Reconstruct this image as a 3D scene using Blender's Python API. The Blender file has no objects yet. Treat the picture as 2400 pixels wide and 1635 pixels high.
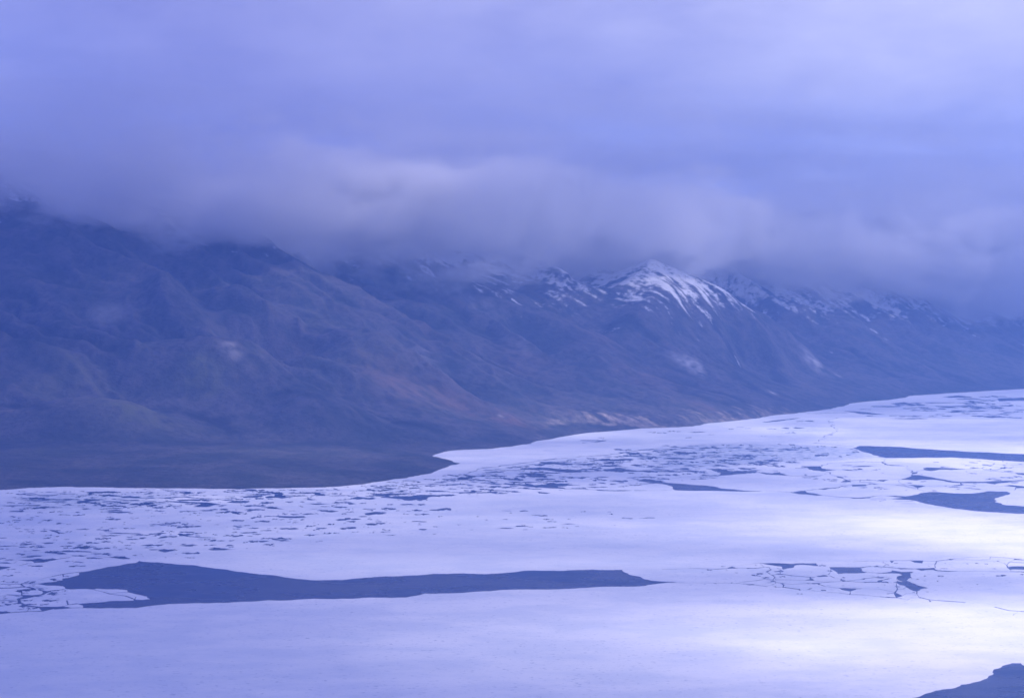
import bpy, bmesh, math, random
import numpy as np
from mathutils import Vector
from mathutils.geometry import delaunay_2d_cdt

random.seed(7)
rng = np.random.default_rng(11)
sc = bpy.context.scene
COL = sc.collection

# ------------------------------------------------------------------ camera --
HAZE = 3.9e-5
CAM_H = 1000.0                       # survey aircraft just below the cloud base
W0, H0 = 2400.0, 1635.0
FPX = 4478.0                         # focal length, in photograph pixels
HORIZ = 640.0
PITCH = math.atan((H0 / 2 - HORIZ) / FPX)
cam_d = bpy.data.cameras.new('camera')
cam = bpy.data.objects.new('camera', cam_d)
COL.objects.link(cam)
cam_d.sensor_width = 36.0
cam_d.sensor_fit = 'HORIZONTAL'
cam_d.lens = 36.0 * FPX / W0
cam_d.clip_start = 5.0
cam_d.clip_end = 300000.0
cam.location = (0, 0, CAM_H)
cam.rotation_euler = (math.pi / 2 - PITCH, 0, 0)
sc.camera = cam
CP, SP = math.cos(PITCH), math.sin(PITCH)


def ray(px, py):
    a = (px - W0 / 2) / FPX
    b = -(py - H0 / 2) / FPX
    return a, CP + b * SP, -SP + b * CP          # x, y, z


def sea(px, py):
    x, y, z = ray(px, py)
    t = CAM_H / -z
    return (x * t, y * t)


def topix(x, y, z):
    dz = z - CAM_H
    f = y * CP - dz * SP
    up = y * SP + dz * CP
    return W0 / 2 + FPX * x / f, H0 / 2 - FPX * up / f


# ------------------------------------------------------------------- noise --
class Perlin:
    def __init__(self, seed):
        r = np.random.default_rng(seed)
        self.p = np.concatenate([r.permutation(512)] * 3)
        a = r.random(512) * 2 * np.pi
        self.gx, self.gy = np.cos(a), np.sin(a)

    def __call__(self, x, y):
        x = np.asarray(x, float); y = np.asarray(y, float)
        xi = np.floor(x).astype(int); yi = np.floor(y).astype(int)
        xf, yf = x - xi, y - yi
        xi &= 511; yi &= 511
        u = xf * xf * xf * (xf * (xf * 6 - 15) + 10)
        v = yf * yf * yf * (yf * (yf * 6 - 15) + 10)
        p = self.p

        def g(ix, iy, dx, dy):
            h = p[p[ix] + iy]
            return self.gx[h] * dx + self.gy[h] * dy
        a = g(xi, yi, xf, yf); b = g(xi + 1, yi, xf - 1, yf)
        c = g(xi, yi + 1, xf, yf - 1); d = g(xi + 1, yi + 1, xf - 1, yf - 1)
        return (a + (b - a) * u + (c - a) * v + (a - b - c + d) * u * v) * 1.5


N1, N2, N3, N4, N5, N6, N7, N8 = [Perlin(40 + i) for i in range(8)]


def fbm(n, x, y, o=4, g=0.5):
    s = 0; a = 1.0; t = 0
    for i in range(o):
        s = s + a * n(x * 2 ** i + 17.3 * i, y * 2 ** i - 9.1 * i); t += a; a *= g
    return s / t


def sstep(a, b, x):
    t = np.clip((x - a) / (b - a), 0, 1)
    return t * t * (3 - 2 * t)


# --------------------------------------------------------------- shoreline --
KU = (0.667, 0.745)                   # along the fjord
KV = (-0.745, 0.667)                  # inland
SHORE_PX = [(0, 1148), (69, 1143), (139, 1141), (240, 1141.5), (313, 1143), (400, 1144.5), (486, 1145.6),
            (573, 1145.6), (660, 1144), (740, 1142), (800, 1140), (860, 1133), (915, 1126), (960, 1117),
            (1008, 1108), (1035, 1097), (1060, 1090), (1080, 1085.8), (1048, 1077), (1022, 1071), (1012, 1066.7),
            (1030, 1061), (1064, 1055.6), (1147, 1051), (1200, 1045.5), (1234, 1040.7), (1258, 1034),
            (1279, 1030), (1264, 1026), (1258.5, 1024), (1268, 1019.5), (1286, 1016), (1338, 1010), (1400, 1007.5),
            (1460, 1005), (1540, 1002.5), (1600, 1000.7), (1640, 997), (1662, 992), (1720, 986.5), (1774, 980),
            (1826, 972), (1860, 969), (1892, 964.6), (1947, 957.7), (1975, 952), (1992, 946), (2030, 941),
            (2086, 937), (2121, 931.6), (2128, 927), (2190, 923.5), (2260, 919.5), (2330, 915), (2400, 911)]
SH = [sea(*p) for p in SHORE_PX]
SH = [(-16000, 7600), (-11000, 8200), (-7000, 8500), (-4200, 8650)] + SH + \
     [(5600, 17500), (7200, 19300), (9500, 21500), (12500, 24000), (17000, 28000)]
SH = np.array(SH, float)


def seg_dist(P, poly, closed=False):
    best = np.full(len(P), 1e18)
    n = len(poly) - (0 if closed else 1)
    for i in range(n):
        a = poly[i]; b = poly[(i + 1) % len(poly)]
        ab = b - a
        t = np.clip(((P[:, 0] - a[0]) * ab[0] + (P[:, 1] - a[1]) * ab[1]) / (ab @ ab), 0, 1)
        dx = P[:, 0] - a[0] - t * ab[0]; dy = P[:, 1] - a[1] - t * ab[1]
        best = np.minimum(best, dx * dx + dy * dy)
    return np.sqrt(best)


def in_poly(P, poly):
    ins = np.zeros(len(P), bool)
    x, y = P[:, 0], P[:, 1]
    n = len(poly)
    for i in range(n):
        x0, y0 = poly[i]; x1, y1 = poly[(i + 1) % n]
        if y0 == y1:
            continue
        c = ((y0 > y) != (y1 > y)) & (x < (x1 - x0) * (y - y0) / (y1 - y0) + x0)
        ins ^= c
    return ins


def sdist(P, line):
    """distance to an open line, positive on its inland (left / far) side"""
    poly = np.vstack([line, [[line[-1][0], 60000], [-60000, 60000], [-60000, line[0][1]]]])
    d = seg_dist(P, line)
    return np.where(in_poly(P, poly), d, -d)


FOOT = np.array([(-16000, 9400), (-9000, 9700), (-5000, 10000), (-3200, 10250), (-2300, 10500), (-1400, 10700),
                 (-700, 10800), (-250, 11000), (80, 11350), (500, 11900), (1150, 12600), (2000, 13700),
                 (2650, 14800), (3400, 15800), (4450, 16750), (5600, 17700), (7200, 19500), (9500, 21700),
                 (12500, 24200), (17000, 28200)], float)


def terrain(P):
    x, y = P[:, 0], P[:, 1]
    u = x * KU[0] + y * KU[1]
    v = x * KV[0] + y * KV[1]
    d = sdist(P, SH)
    d = d + 24 * fbm(N7, x / 90, y / 90, 4) + 26 * fbm(N8, x / 330, y / 330, 2)
    dp = np.maximum(d, 0)
    land = np.where(d < 0, d * 0.05, 7 * (1 - np.exp(-dp / 25)) + 50 * (1 - np.exp(-dp / 800)) + 0.018 * dp)
    m = sdist(P, FOOT) + 170 * fbm(N1, x / 1100, y / 1100, 3)
    mp = np.maximum(m, 0)
    rise = 0.15 * mp + 0.36 * 450 * np.log1p(np.exp(np.clip((mp - 850) / 450, -30, 30))) - 0.36 * 450 * math.log1p(math.exp(-850 / 450))
    cap = np.interp(u, [5000, 8500, 11000, 15000, 20000], [2400, 2150, 1700, 1450, 1200])
    rise = cap * (1 - np.exp(-rise / cap)) * 1.12
    uu = u + 420 * fbm(N2, x / 2600, y / 2600, 2) + 0.10 * v
    r1 = 1 - 2.0 * np.abs(N3(uu / 1250, v / 6000 + 3.1))
    r2 = 1 - 2.0 * np.abs(N4(uu / 520 + 0.3 * N1(u / 900, v / 900), v / 2600))
    r3 = 1 - 2.0 * np.abs(N5(uu / 190 + 0.7 * N2(u / 420, v / 420) + .3 * N8(u / 150, v / 150), v / 800))
    r4 = 1 - 2.0 * np.abs(N6(uu / 70 + 1.3 * N1(u / 210, v / 210) + .6 * N2(u / 80, v / 80), v / 300))
    h = land + rise
    h += (r1 - 0.35) * 230 * sstep(150, 2600, mp)
    h += (r2 - 0.4) * 115 * sstep(60, 1500, mp)
    h += (r3 - 0.4) * 38 * sstep(40, 1300, mp)
    h += (r4 - 0.4) * 6 * sstep(40, 700, mp)
    # rounded knolls on the left foreland
    for kx, ky, kh, ra, rb in ((-2330, 10700, 120, 420, 260), (-1720, 11500, 170, 620, 300), (-2900, 11500, 110, 420, 300),
                               (-1120, 11100, 90, 330, 260), (-2050, 12500, 150, 520, 320), (-900, 12000, 120, 420, 350)):
        q = ((x - kx) / ra) ** 2 + ((y - ky) / rb) ** 2
        h += 1.35 * kh * np.exp(-q ** 1.3)
    # snowy pyramid peak
    px_, py_ = 1120.0, 15500.0
    dx, dy = x - px_, y - py_
    r = np.hypot(dx, dy) + 1e-6
    th = np.arctan2(dy, dx)
    rr = r * (1 + 0.20 * np.cos(3 * (th + 0.75)) + 0.05 * np.cos(9 * th + r / 160)) + 26 * fbm(N8, x / 180, y / 180, 3)
    hp = 1105 - 0.50 * rr - .0006 * np.maximum(rr - 420, 0) ** 2
    k = 60.0
    h = h + (np.logaddexp(h / k, hp / k) * k - h) * sstep(250, 700, d)
    onland = sstep(0, 160, d)
    h += onland * (9 * fbm(N7, x / 210, y / 210, 4) + 5 * fbm(N8, x / 60, y / 60, 3) * sstep(0, 800, mp))
    # small shore bluffs below the right hand slopes
    bl = sstep(150, 500, x) * sstep(2000, 1600, x)
    h += bl * 30 * sstep(10, 130, d + 45 * N4(u / 120, v / 300)) * (1 - sstep(250, 700, d) * 0.5)
    return h, d, m, uu, u, v, r4, r3


# ------------------------------------------------------------ terrain grid --
us = np.concatenate([np.arange(0, 5200, 70), np.arange(5200, 17200, 16), np.arange(17200, 25000, 60)])
vs_ = np.concatenate([np.arange(6350, 10800, 13), np.arange(10800, 14600, 32)])
UU, VV = np.meshgrid(us, vs_, indexing='ij')
PX = UU * KU[0] + VV * KV[0]
PY = UU * KU[1] + VV * KV[1]
nrm = KU[0] ** 2 + KU[1] ** 2
PX /= nrm; PY /= nrm
P = np.stack([PX.ravel(), PY.ravel()], 1)
Hh, Dd, Mm, UW, Uc, Vc, R4, R3 = terrain(P)
HG = Hh.reshape(UU.shape)


def height(x, y):
    u = np.atleast_1d(x * KU[0] + y * KU[1]); v = np.atleast_1d(x * KV[0] + y * KV[1])
    i = np.clip(np.searchsorted(us, u) - 1, 0, len(us) - 2)
    j = np.clip(np.searchsorted(vs_, v) - 1, 0, len(vs_) - 2)
    fu = np.clip((u - us[i]) / (us[i + 1] - us[i]), 0, 1); fv = np.clip((v - vs_[j]) / (vs_[j + 1] - vs_[j]), 0, 1)
    return (HG[i, j] * (1 - fu) * (1 - fv) + HG[i + 1, j] * fu * (1 - fv) + HG[i, j + 1] * (1 - fu) * fv + HG[i + 1, j + 1] * fu * fv)


def hit(px, py):
    x, y, z = ray(px, py)
    t = np.arange(7500, 23000, 12.0)
    X, Y, Z = x * t, y * t, CAM_H + z * t
    hh = height(X, Y)
    k = np.nonzero(Z < hh)[0]
    if len(k) == 0:
        return None
    k = k[0]
    return X[k], Y[k], Z[k]


def patches(lst, stretch=1.6):
    out = np.zeros(len(P))
    for px, py, rx, ry, s in lst:
        q = hit(px, py)
        if q is None:
            continue
        x, y, z = q
        L = rx * y / FPX
        dv = max(ry * y / FPX * stretch, 20)
        a = (Uc - (x * KU[0] + y * KU[1])); b = (Vc - (x * KV[0] + y * KV[1]))
        g = np.exp(-((a / (L * 0.75)) ** 2 + (b / (L * 0.75 + dv * 0.3)) ** 2))
        out = np.maximum(out, s * g)
    return out


fine = fbm(N5, P[:, 0] / 70, P[:, 1] / 70, 4)
streak = fbm(N6, UW / 75, Vc / 520, 3)
rills = fbm(N4, UW / 34, Vc / 420, 3)
pale = patches([(1622, 858, 30, 18, 1.2), (1640, 872, 16, 8, 1.1), (1590, 842, 25, 12, .7), (1905, 845, 30, 13, .9),
                (1965, 880, 10, 5, .8), (543, 815, 24, 8, .65), (1172, 976, 9, 4, 1.2), (1812, 921, 16, 6, .7),
                (1120, 720, 70, 20, .25), (1235, 800, 50, 12, .3), (990, 830, 40, 10, .35)])
pale = np.clip(pale * (0.62 + 1.5 * fine), 0, 1)
cl = sstep(60, 420, P[:, 0]) * sstep(2250, 1800, P[:, 0]) * sstep(150, 50, Dd + 160 * (rills + streak)) * sstep(-5, 14, Dd)
cl *= 0.25 + 0.75 * sstep(-0.12, 0.3, fbm(N3, Uc / 230, Vc / 230, 3))
cliff = np.clip(cl * (0.75 + 1.3 * fine + 0.5 * streak), 0, 1)
brown = patches([(930, 890, 110, 45, .8), (1060, 945, 90, 35, .8), (1190, 985, 60, 18, 1.0), (1210, 840, 90, 35, .45),
                 (1500, 880, 110, 35, .45), (1420, 800, 90, 25, .35), (1000, 760, 120, 30, .35), (1640, 950, 60, 20, .5),
                 (700, 830, 90, 30, .3)])
brown = np.clip(brown * (0.85 + 1.0 * fine + 0.5 * streak), 0, 1)
green = patches([(310, 950, 95, 40, .9), (480, 880, 60, 20, .9), (150, 870, 90, 40, .5), (400, 985, 60, 20, .5),
                 (730, 760, 60, 20, .5), (870, 850, 80, 30, .4), (100, 1060, 120, 30, .5)])
green = np.clip(green * (0.75 + 1.6 * fine), 0, 1)
zs = np.interp(Uc, [0, 8200, 9000, 10500, 12000, 12800, 15000, 18000, 20000], [1800, 1640, 1330, 990, 770, 780, 700, 540, 500])
snow = sstep(-60, 420, Hh - zs + 120 + 280 * streak + 200 * fine + 400 * rills - 170 * (R3 - 0.4) - 90 * (R4 - .4))
# wind-blown snow stays off the rib crests of the peak
snow = np.clip(snow * (1.0 - 0.65 * sstep(0.1, 0.55, fbm(N2, P[:, 0] / 110, P[:, 1] / 110, 4))), 0, 1)

nu, nv = UU.shape
ii = np.arange(nu * nv).reshape(nu, nv)
quads = np.stack([ii[:-1, :-1], ii[1:, :-1], ii[1:, 1:], ii[:-1, 1:]], -1).reshape(-1, 4)
quads = quads[(Hh[quads].max(1) > -6)]
used = np.unique(quads)
remap = np.full(nu * nv, -1); remap[used] = np.arange(len(used))


def mesh_np(name, verts, faces, mat, attrs=None, smooth=True):
    me = bpy.data.meshes.new(name)
    k = faces.shape[1]
    me.vertices.add(len(verts)); me.vertices.foreach_set('co', np.asarray(verts, np.float32).ravel())
    me.loops.add(faces.size); me.loops.foreach_set('vertex_index', faces.astype(np.int32).ravel())
    me.polygons.add(len(faces))
    me.polygons.foreach_set('loop_start', np.arange(0, faces.size, k, dtype=np.int32))
    me.polygons.foreach_set('loop_total', np.full(len(faces), k, np.int32))
    me.update(calc_edges=True)
    if smooth:
        me.polygons.foreach_set('use_smooth', np.ones(len(faces), bool))
    for nme, val in (attrs or {}).items():
        at = me.attributes.new(nme, 'FLOAT', 'POINT')
        at.data.foreach_set('value', np.asarray(val, np.float32))
    me.materials.append(mat)
    o = bpy.data.objects.new(name, me)
    COL.objects.link(o)
    return o


def tag(o, label=None, cat=None, group=None, kind=None):
    if label: o['label'] = label
    if cat: o['category'] = cat
    if group: o['group'] = group
    if kind: o['kind'] = kind
    return o


# --------------------------------------------------------------- materials --
class NT:
    def __init__(self, nt):
        self.nt = nt; nt.nodes.clear()

    def n(self, t, **kw):
        nd = self.nt.nodes.new(t)
        for k, v in kw.items():
            if k.startswith('i_'):
                key = k[2:]
                key = int(key) if key.isdigit() else key.replace('_', ' ')
                if hasattr(v, 'is_linked'):
                    self.nt.links.new(v, nd.inputs[key])
                else:
                    nd.inputs[key].default_value = v
            else:
                setattr(nd, k, v)
        return nd

    def math(self, op, a, b=0.0, c=0.0, clamp=False):
        nd = self.nt.nodes.new('ShaderNodeMath'); nd.operation = op; nd.use_clamp = clamp
        for i, v in enumerate((a, b, c)):
            if hasattr(v, 'is_linked'): self.nt.links.new(v, nd.inputs[i])
            else: nd.inputs[i].default_value = v
        return nd.outputs[0]

    def mix(self, f, a, b, mode='MIX'):
        nd = self.nt.nodes.new('ShaderNodeMix'); nd.data_type = 'RGBA'; nd.blend_type = mode
        for k, v in ((0, f), (6, a), (7, b)):
            if hasattr(v, 'is_linked'): self.nt.links.new(v, nd.inputs[k])
            else: nd.inputs[k].default_value = (*v, 1) if isinstance(v, tuple) and len(v) == 3 else v
        return nd.outputs[2]

    def ramp(self, x, a, b, lo=0.0, hi=1.0):
        nd = self.n('ShaderNodeMapRange', interpolation_type='SMOOTHSTEP', i_0=x)
        nd.inputs[1].default_value = a; nd.inputs[2].default_value = b
        nd.inputs[3].default_value = lo; nd.inputs[4].default_value = hi
        return nd.outputs[0]

    def noise(self, vec, scale, detail=3.0, rough=0.5, lac=2.0):
        nd = self.n('ShaderNodeTexNoise', i_Scale=scale, i_Detail=detail, i_Roughness=rough, i_Lacunarity=lac)
        self.nt.links.new(vec, nd.inputs['Vector'])
        return nd.outputs[0]

    def mapped(self, vec, scale=(1, 1, 1), rot=(0, 0, 0)):
        nd = self.n('ShaderNodeMapping')
        nd.inputs['Scale'].default_value = scale; nd.inputs['Rotation'].default_value = rot
        self.nt.links.new(vec, nd.inputs['Vector'])
        return nd.outputs[0]


def material(name):
    m = bpy.data.materials.new(name); m.use_nodes = True
    return m, NT(m.node_tree)


def attr(t, name):
    return t.n('ShaderNodeAttribute', attribute_name=name, attribute_type='GEOMETRY').outputs['Fac']


# mountain slopes
m_hill, t = material('tundra_rock_and_snow')
geo = t.n('ShaderNodeNewGeometry').outputs['Position']
ang = math.atan2(KU[1], KU[0])
down = t.mapped(geo, (1, 1, 1), (0, 0, -ang))
strk = t.noise(t.mapped(down, (1 / 110, 1 / 210, 1 / 130)), 1.0, 6, 0.7)
blot = t.noise(geo, 1 / 330, 5, 0.6)
grit = t.noise(geo, 1 / 38, 4, 0.65)
c = t.mix(t.ramp(blot, .35, .68), (0.036, 0.046, 0.040), (0.104, 0.096, 0.094))
c = t.mix(t.ramp(strk, .42, .72, 0, .4), c, (0.100, 0.098, 0.090))
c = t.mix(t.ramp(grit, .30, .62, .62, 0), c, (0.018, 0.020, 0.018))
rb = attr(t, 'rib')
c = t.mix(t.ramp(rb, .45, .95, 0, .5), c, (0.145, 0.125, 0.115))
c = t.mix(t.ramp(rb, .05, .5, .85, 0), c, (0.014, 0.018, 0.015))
c = t.mix(t.math('MULTIPLY', attr(t, 'green'), .85), c, (0.105, 0.112, 0.050))
c = t.mix(t.math('MULTIPLY', attr(t, 'brown'), .85), c, (0.150, 0.098, 0.078))
c = t.mix(attr(t, 'pale'), c, (0.42, 0.40, 0.39))
c = t.mix(t.math('MULTIPLY', attr(t, 'cliff'), t.ramp(grit, .3, .7, .3, 1)), c, (0.44, 0.36, 0.29))
sa = attr(t, 'snow')
sn = t.math('ADD', sa, t.math('MULTIPLY', t.math('MULTIPLY', t.math('SUBTRACT', t.math('ADD', grit, strk), 1.0), 2.0), t.ramp(sa, .02, .35)))
c = t.mix(t.ramp(sn, .10, 1.0, 0, .78), c, (0.82, 0.83, 0.85))
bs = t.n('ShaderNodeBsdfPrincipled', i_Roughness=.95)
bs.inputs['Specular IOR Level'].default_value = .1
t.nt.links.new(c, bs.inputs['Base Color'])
bp = t.n('ShaderNodeBump', i_Strength=.9, i_Distance=16.0)
t.nt.links.new(t.math('ADD', t.math('MULTIPLY', grit, .7), strk), bp.inputs['Height'])
t.nt.links.new(bp.outputs[0], bs.inputs['Normal'])
t.nt.links.new(bs.outputs[0], t.n('ShaderNodeOutputMaterial').inputs['Surface'])

# sea ice
m_ice, t = material('snow_covered_sea_ice')
geo = t.n('ShaderNodeNewGeometry').outputs['Position']
wide = t.noise(t.mapped(geo, (1 / 1500, 1 / 900, 1)), 1.0, 4, 0.55)
medi = t.noise(t.mapped(geo, (1 / 240, 1 / 150, 1)), 1.0, 4, 0.6)
tiny = t.noise(t.mapped(geo, (1 / 15, 1 / 10, 1)), 1.0, 3, 0.6)
patch = t.noise(t.mapped(geo, (1 / 620, 1 / 300, 1)), 1.0, 4, .6)
tin2 = t.noise(t.mapped(geo, (1 / 34, 1 / 26, 1)), 1.0, 3, 0.7)
c = t.mix(t.ramp(wide, .3, .7), (0.74, 0.76, 0.80), (0.85, 0.85, 0.86))
c = t.mix(t.ramp(medi, .34, .62, .42, 0), c, (0.52, 0.59, 0.71))
c = t.mix(t.math('MULTIPLY', t.ramp(tiny, .22, .42, .95, 0), t.ramp(patch, .3, .6, .4, 1)), c, (0.24, 0.31, 0.44))
br = t.math('MULTIPLY', attr(t, 'brash'), t.ramp(tin2, .36, .60, 1.0, .35))
c = t.mix(br, c, (0.20, 0.27, 0.42))
bs = t.n('ShaderNodeBsdfPrincipled', i_Roughness=.75)
bs.inputs['Specular IOR Level'].default_value = .25
t.nt.links.new(c, bs.inputs['Base Color'])
bp = t.n('ShaderNodeBump', i_Strength=.25, i_Distance=2.0)
t.nt.links.new(t.math('ADD', tiny, medi), bp.inputs['Height'])
t.nt.links.new(bp.outputs[0], bs.inputs['Normal'])
t.nt.links.new(bs.outputs[0], t.n('ShaderNodeOutputMaterial').inputs['Surface'])

# open water
m_sea, t = material('dark_open_water')
geo = t.n('ShaderNodeNewGeometry').outputs['Position']
rip = t.noise(geo, 1 / 9, 3, 0.6)
slush = t.noise(t.mapped(geo, (1 / 420, 1 / 260, 1)), 1.0, 5, .62)
bs = t.n('ShaderNodeBsdfPrincipled', i_Roughness=t.ramp(slush, .35, .65, .16, .38), i_IOR=1.33)
t.nt.links.new(t.mix(t.ramp(slush, .45, .75), (0.004, 0.034, 0.145), (0.012, 0.056, 0.185)), bs.inputs['Base Color'])
bp = t.n('ShaderNodeBump', i_Strength=.6, i_Distance=1.2)
t.nt.links.new(rip, bp.inputs['Height'])
t.nt.links.new(bp.outputs[0], bs.inputs['Normal'])
t.nt.links.new(bs.outputs[0], t.n('ShaderNodeOutputMaterial').inputs['Surface'])

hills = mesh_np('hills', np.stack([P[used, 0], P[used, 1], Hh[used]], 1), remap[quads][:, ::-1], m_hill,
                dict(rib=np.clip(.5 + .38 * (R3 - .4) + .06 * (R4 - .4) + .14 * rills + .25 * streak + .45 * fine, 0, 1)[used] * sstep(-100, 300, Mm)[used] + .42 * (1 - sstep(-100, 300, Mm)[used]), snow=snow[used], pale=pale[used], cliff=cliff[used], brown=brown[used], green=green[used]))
tag(hills, kind='structure')
if hills.data.polygons[len(hills.data.polygons) // 2].normal.z < 0:
    hills.data.flip_normals()

R = 27000.0
water = mesh_np('water', np.array([(-R, -8000, 0), (R, -8000, 0), (R, 31000, 0), (-R, 31000, 0)]), np.array([[0, 1, 2, 3]]), m_sea, smooth=False)
tag(water, kind='structure')

# --------------------------------------------------------------- sea ice -----
def Z(x0, y0, s, pts):
    return [(x0 + a / s, y0 + b / s) for a, b in pts]


Z1 = (1700, 1300, 5.81); Z2 = (2050, 1300, 6.64); Z3 = (1850, 1040, 7.747); Z4 = (2100, 1040, 7.747)
Z5 = (0, 1260, 5.81); Z8 = (1100, 900, 3.32); A4 = (0, 1080, 2.8525); A5 = (800, 900, 2.879)
A6 = (1600, 850, 2.879); A7 = (1600, 1080, 2.8525)
LEADS = []      # polygons in photograph pixels, read as outlines on the sea surface
CRACKS = []     # (polyline, width in metres)


def L(z, *pts): LEADS.append(Z(*z, pts))
def C(z, w, *pts): CRACKS.append((Z(*z, pts), w))


# the long lead across the middle
up = Z(*Z5, [(490, 622), (620, 605), (700, 600), (850, 575), (850, 550), (950, 535), (1080, 490), (1070, 465), (1310, 425),
             (1580, 380), (1840, 340), (1890, 310), (1950, 325), (2324, 348)])
up += Z(*A4, [(1290, 695), (1420, 715), (1540, 730), (1650, 745), (1840, 765), (1980, 787), (2120, 797), (2282, 795)])
up += Z(*A5, [(150, 1305), (300, 1295), (620, 1278), (980, 1280), (1220, 1258), (1500, 1258), (1900, 1250), (1915, 1270), (2000, 1295),
              (2100, 1325), (2270, 1335)])
lo = Z(*A5, [(2050, 1360), (1700, 1370), (1300, 1385), (900, 1400), (560, 1412), (480, 1430), (440, 1438), (0, 1447)])
lo += Z(*A4, [(2100, 920), (1950, 930), (1640, 940), (1400, 950), (1130, 955)])
lo += Z(*Z5, [(2000, 932), (1850, 955), (1400, 960), (1120, 955), (1130, 920), (1050, 897), (1140, 890), (1500, 858), (1810, 850),
              (1830, 838), (1930, 842), (2040, 830), (2000, 800), (1890, 775), (1740, 740), (1730, 710), (1600, 700), (1320, 690),
              (1280, 702), (1180, 695), (950, 700), (880, 690), (860, 660), (650, 650)])
LEADS.append(up + lo)
# left end of the long lead: broken floes
C(Z5, 13, (1280, 708), (1400, 735), (1490, 765), (1700, 792), (1835, 842))
C(Z5, 10, (1490, 765), (1600, 745), (1740, 742)); C(Z5, 12, (1890, 778), (1850, 800), (1825, 845))
L(Z5, (580, 725), (710, 715), (620, 760), (430, 810), (240, 842), (230, 825), (380, 785), (560, 765))
C(Z5, 14, (700, 717), (800, 712), (885, 695)); C(Z5, 16, (240, 838), (250, 880), (350, 932), (520, 945))
L(Z5, (510, 938), (700, 935), (850, 930), (1020, 955), (880, 965), (740, 975), (700, 950))
C(Z5, 12, (850, 932), (935, 912), (1060, 898)); C(Z5, 9, (935, 912), (918, 850)); C(Z5, 12, (1000, 955), (1125, 953))
L(Z5, (230, 708), (440, 688), (490, 690), (510, 710), (320, 718), (200, 732))
C(Z5, 14, (200, 728), (290, 742), (285, 785), (110, 770), (-60, 805)); C(Z5, 14, (-80, 690), (150, 685), (350, 670), (440, 690))
C(Z5, 12, (350, 670), (290, 625), (495, 628)); C(Z5, 12, (290, 625), (-90, 632)); C(Z5, 14, (505, 705), (590, 728))
C(Z5, 14, (-90, 862), (120, 850), (245, 842)); C(Z5, 12, (285, 785), (390, 790))
L(Z5, (60, 890), (150, 900), (160, 912), (100, 922)); L(Z5, (300, 900), (380, 900), (380, 930), (260, 935))
C(Z5, 12, (250, 880), (100, 905), (-90, 930))
L(Z5, (-900, 1010), (-300, 985), (0, 1000), (90, 1000), (170, 1020), (0, 1037), (-400, 1050))
C(Z5, 12, (170, 1018), (380, 1005), (580, 1000), (715, 970)); C(Z5, 10, (520, 945), (580, 1000))
C(Z5, 14, (-850, 1020), (-2200, 1060), (-4200, 1100), (-7000, 1180), (-20000, 1500))
L(Z5, (-300, 345), (0, 335), (100, 330), (190, 352), (60, 350)); L(Z5, (-500, 395), (0, 388), (150, 395), (0, 437), (-350, 440))
L(Z5, (230, 300), (440, 290), (520, 278), (600, 290), (720, 275), (810, 292), (640, 325), (600, 332), (460, 340), (440, 318))
C(Z5, 9, (190, 350), (240, 305)); C(Z5, 10, (270, 375), (380, 352), (460, 338)); C(Z5, 8, (600, 330), (480, 350))
L(Z5, (870, 185), (1050, 172), (1240, 185), (1260, 198), (1100, 192), (920, 197)); C(Z5, 12, (1260, 200), (1450, 230), (1520, 262))
C(Z5, 8, (810, 285), (960, 268)); C(Z5, 8, (540, 200), (700, 190), (880, 190))
L(Z5, (1500, 265), (1560, 248), (1700, 250), (1790, 285), (1680, 290), (1560, 275)); C(Z5, 8, (1280, 240), (1390, 258), (1510, 265))
C(Z5, 10, (480, 582), (620, 545), (720, 525), (850, 500), (1000, 475), (1075, 468)); C(Z5, 8, (850, 500), (860, 530), (940, 525))
# far field leads, right of centre
L(A6, (1150, 575), (1190, 560), (1500, 570), (1900, 598), (2303, 615), (2900, 640), (3300, 668), (2900, 690), (2303, 668), (2050, 652),
  (1800, 638), (1600, 640), (1370, 642), (1280, 618), (1200, 595))
L(A6, (1340, 895), (1500, 900), (1560, 890), (1680, 870), (1830, 880), (1950, 880), (2060, 865), (2190, 868), (2210, 885), (2140, 905),
  (2110, 940), (2180, 960), (2303, 968), (2600, 985), (3000, 1010), (2700, 1030), (2303, 1018), (2100, 1008), (1900, 990), (1700, 962),
  (1620, 945), (1530, 925), (1400, 918), (1480, 908))
L(A5, (1990, 648), (2080, 640), (2200, 665), (2303, 672), (2463, 683), (2563, 703), (2703, 716), (2863, 720), (2703, 724), (2303, 718),
  (2250, 715), (2230, 690), (2100, 665))
L(Z8, (1840, 655), (2000, 665), (2070, 700), (1930, 715), (1960, 690))
L(A6, (470, 735), (600, 745), (660, 735), (750, 765), (650, 757), (560, 752))
C(A6, 12, (345, 752), (480, 737)); C(A6, 12, (745, 763), (870, 765), (945, 758)); C(Z8, 12, (1935, 714), (1640, 724), (1440, 742))
C(A6, 12, (560, 862), (640, 868), (740, 873))
L(Z3, (200, 398), (300, 405), (600, 402), (580, 430), (660, 455), (860, 470), (700, 485), (620, 500), (430, 480), (330, 440))
C(Z3, 14, (120, 440), (330, 440)); C(Z3, 15, (600, 402), (800, 345), (1200, 325), (1680, 330))
C(Z3, 14, (630, 498), (830, 580), (980, 630), (1100, 668), (1300, 660), (1570, 662))
C(Z3, 12, (980, 630), (930, 690), (1120, 690), (1270, 690), (1300, 660)); C(Z3, 12, (930, 690), (975, 760))
C(Z3, 10, (1120, 690), (1100, 668)); C(Z3, 10, (1270, 690), (1470, 700), (1530, 720))
L(Z3, (840, 590), (900, 588), (980, 630), (900, 615))
L(Z3, (930, 372), (1150, 385), (1000, 385)); L(Z3, (1120, 420), (1280, 395), (1540, 400), (1300, 415)); L(Z3, (940, 460), (1050, 465), (1370, 490), (1070, 485))
L(Z3, (330, 600), (540, 582), (600, 580), (440, 603))
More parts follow.
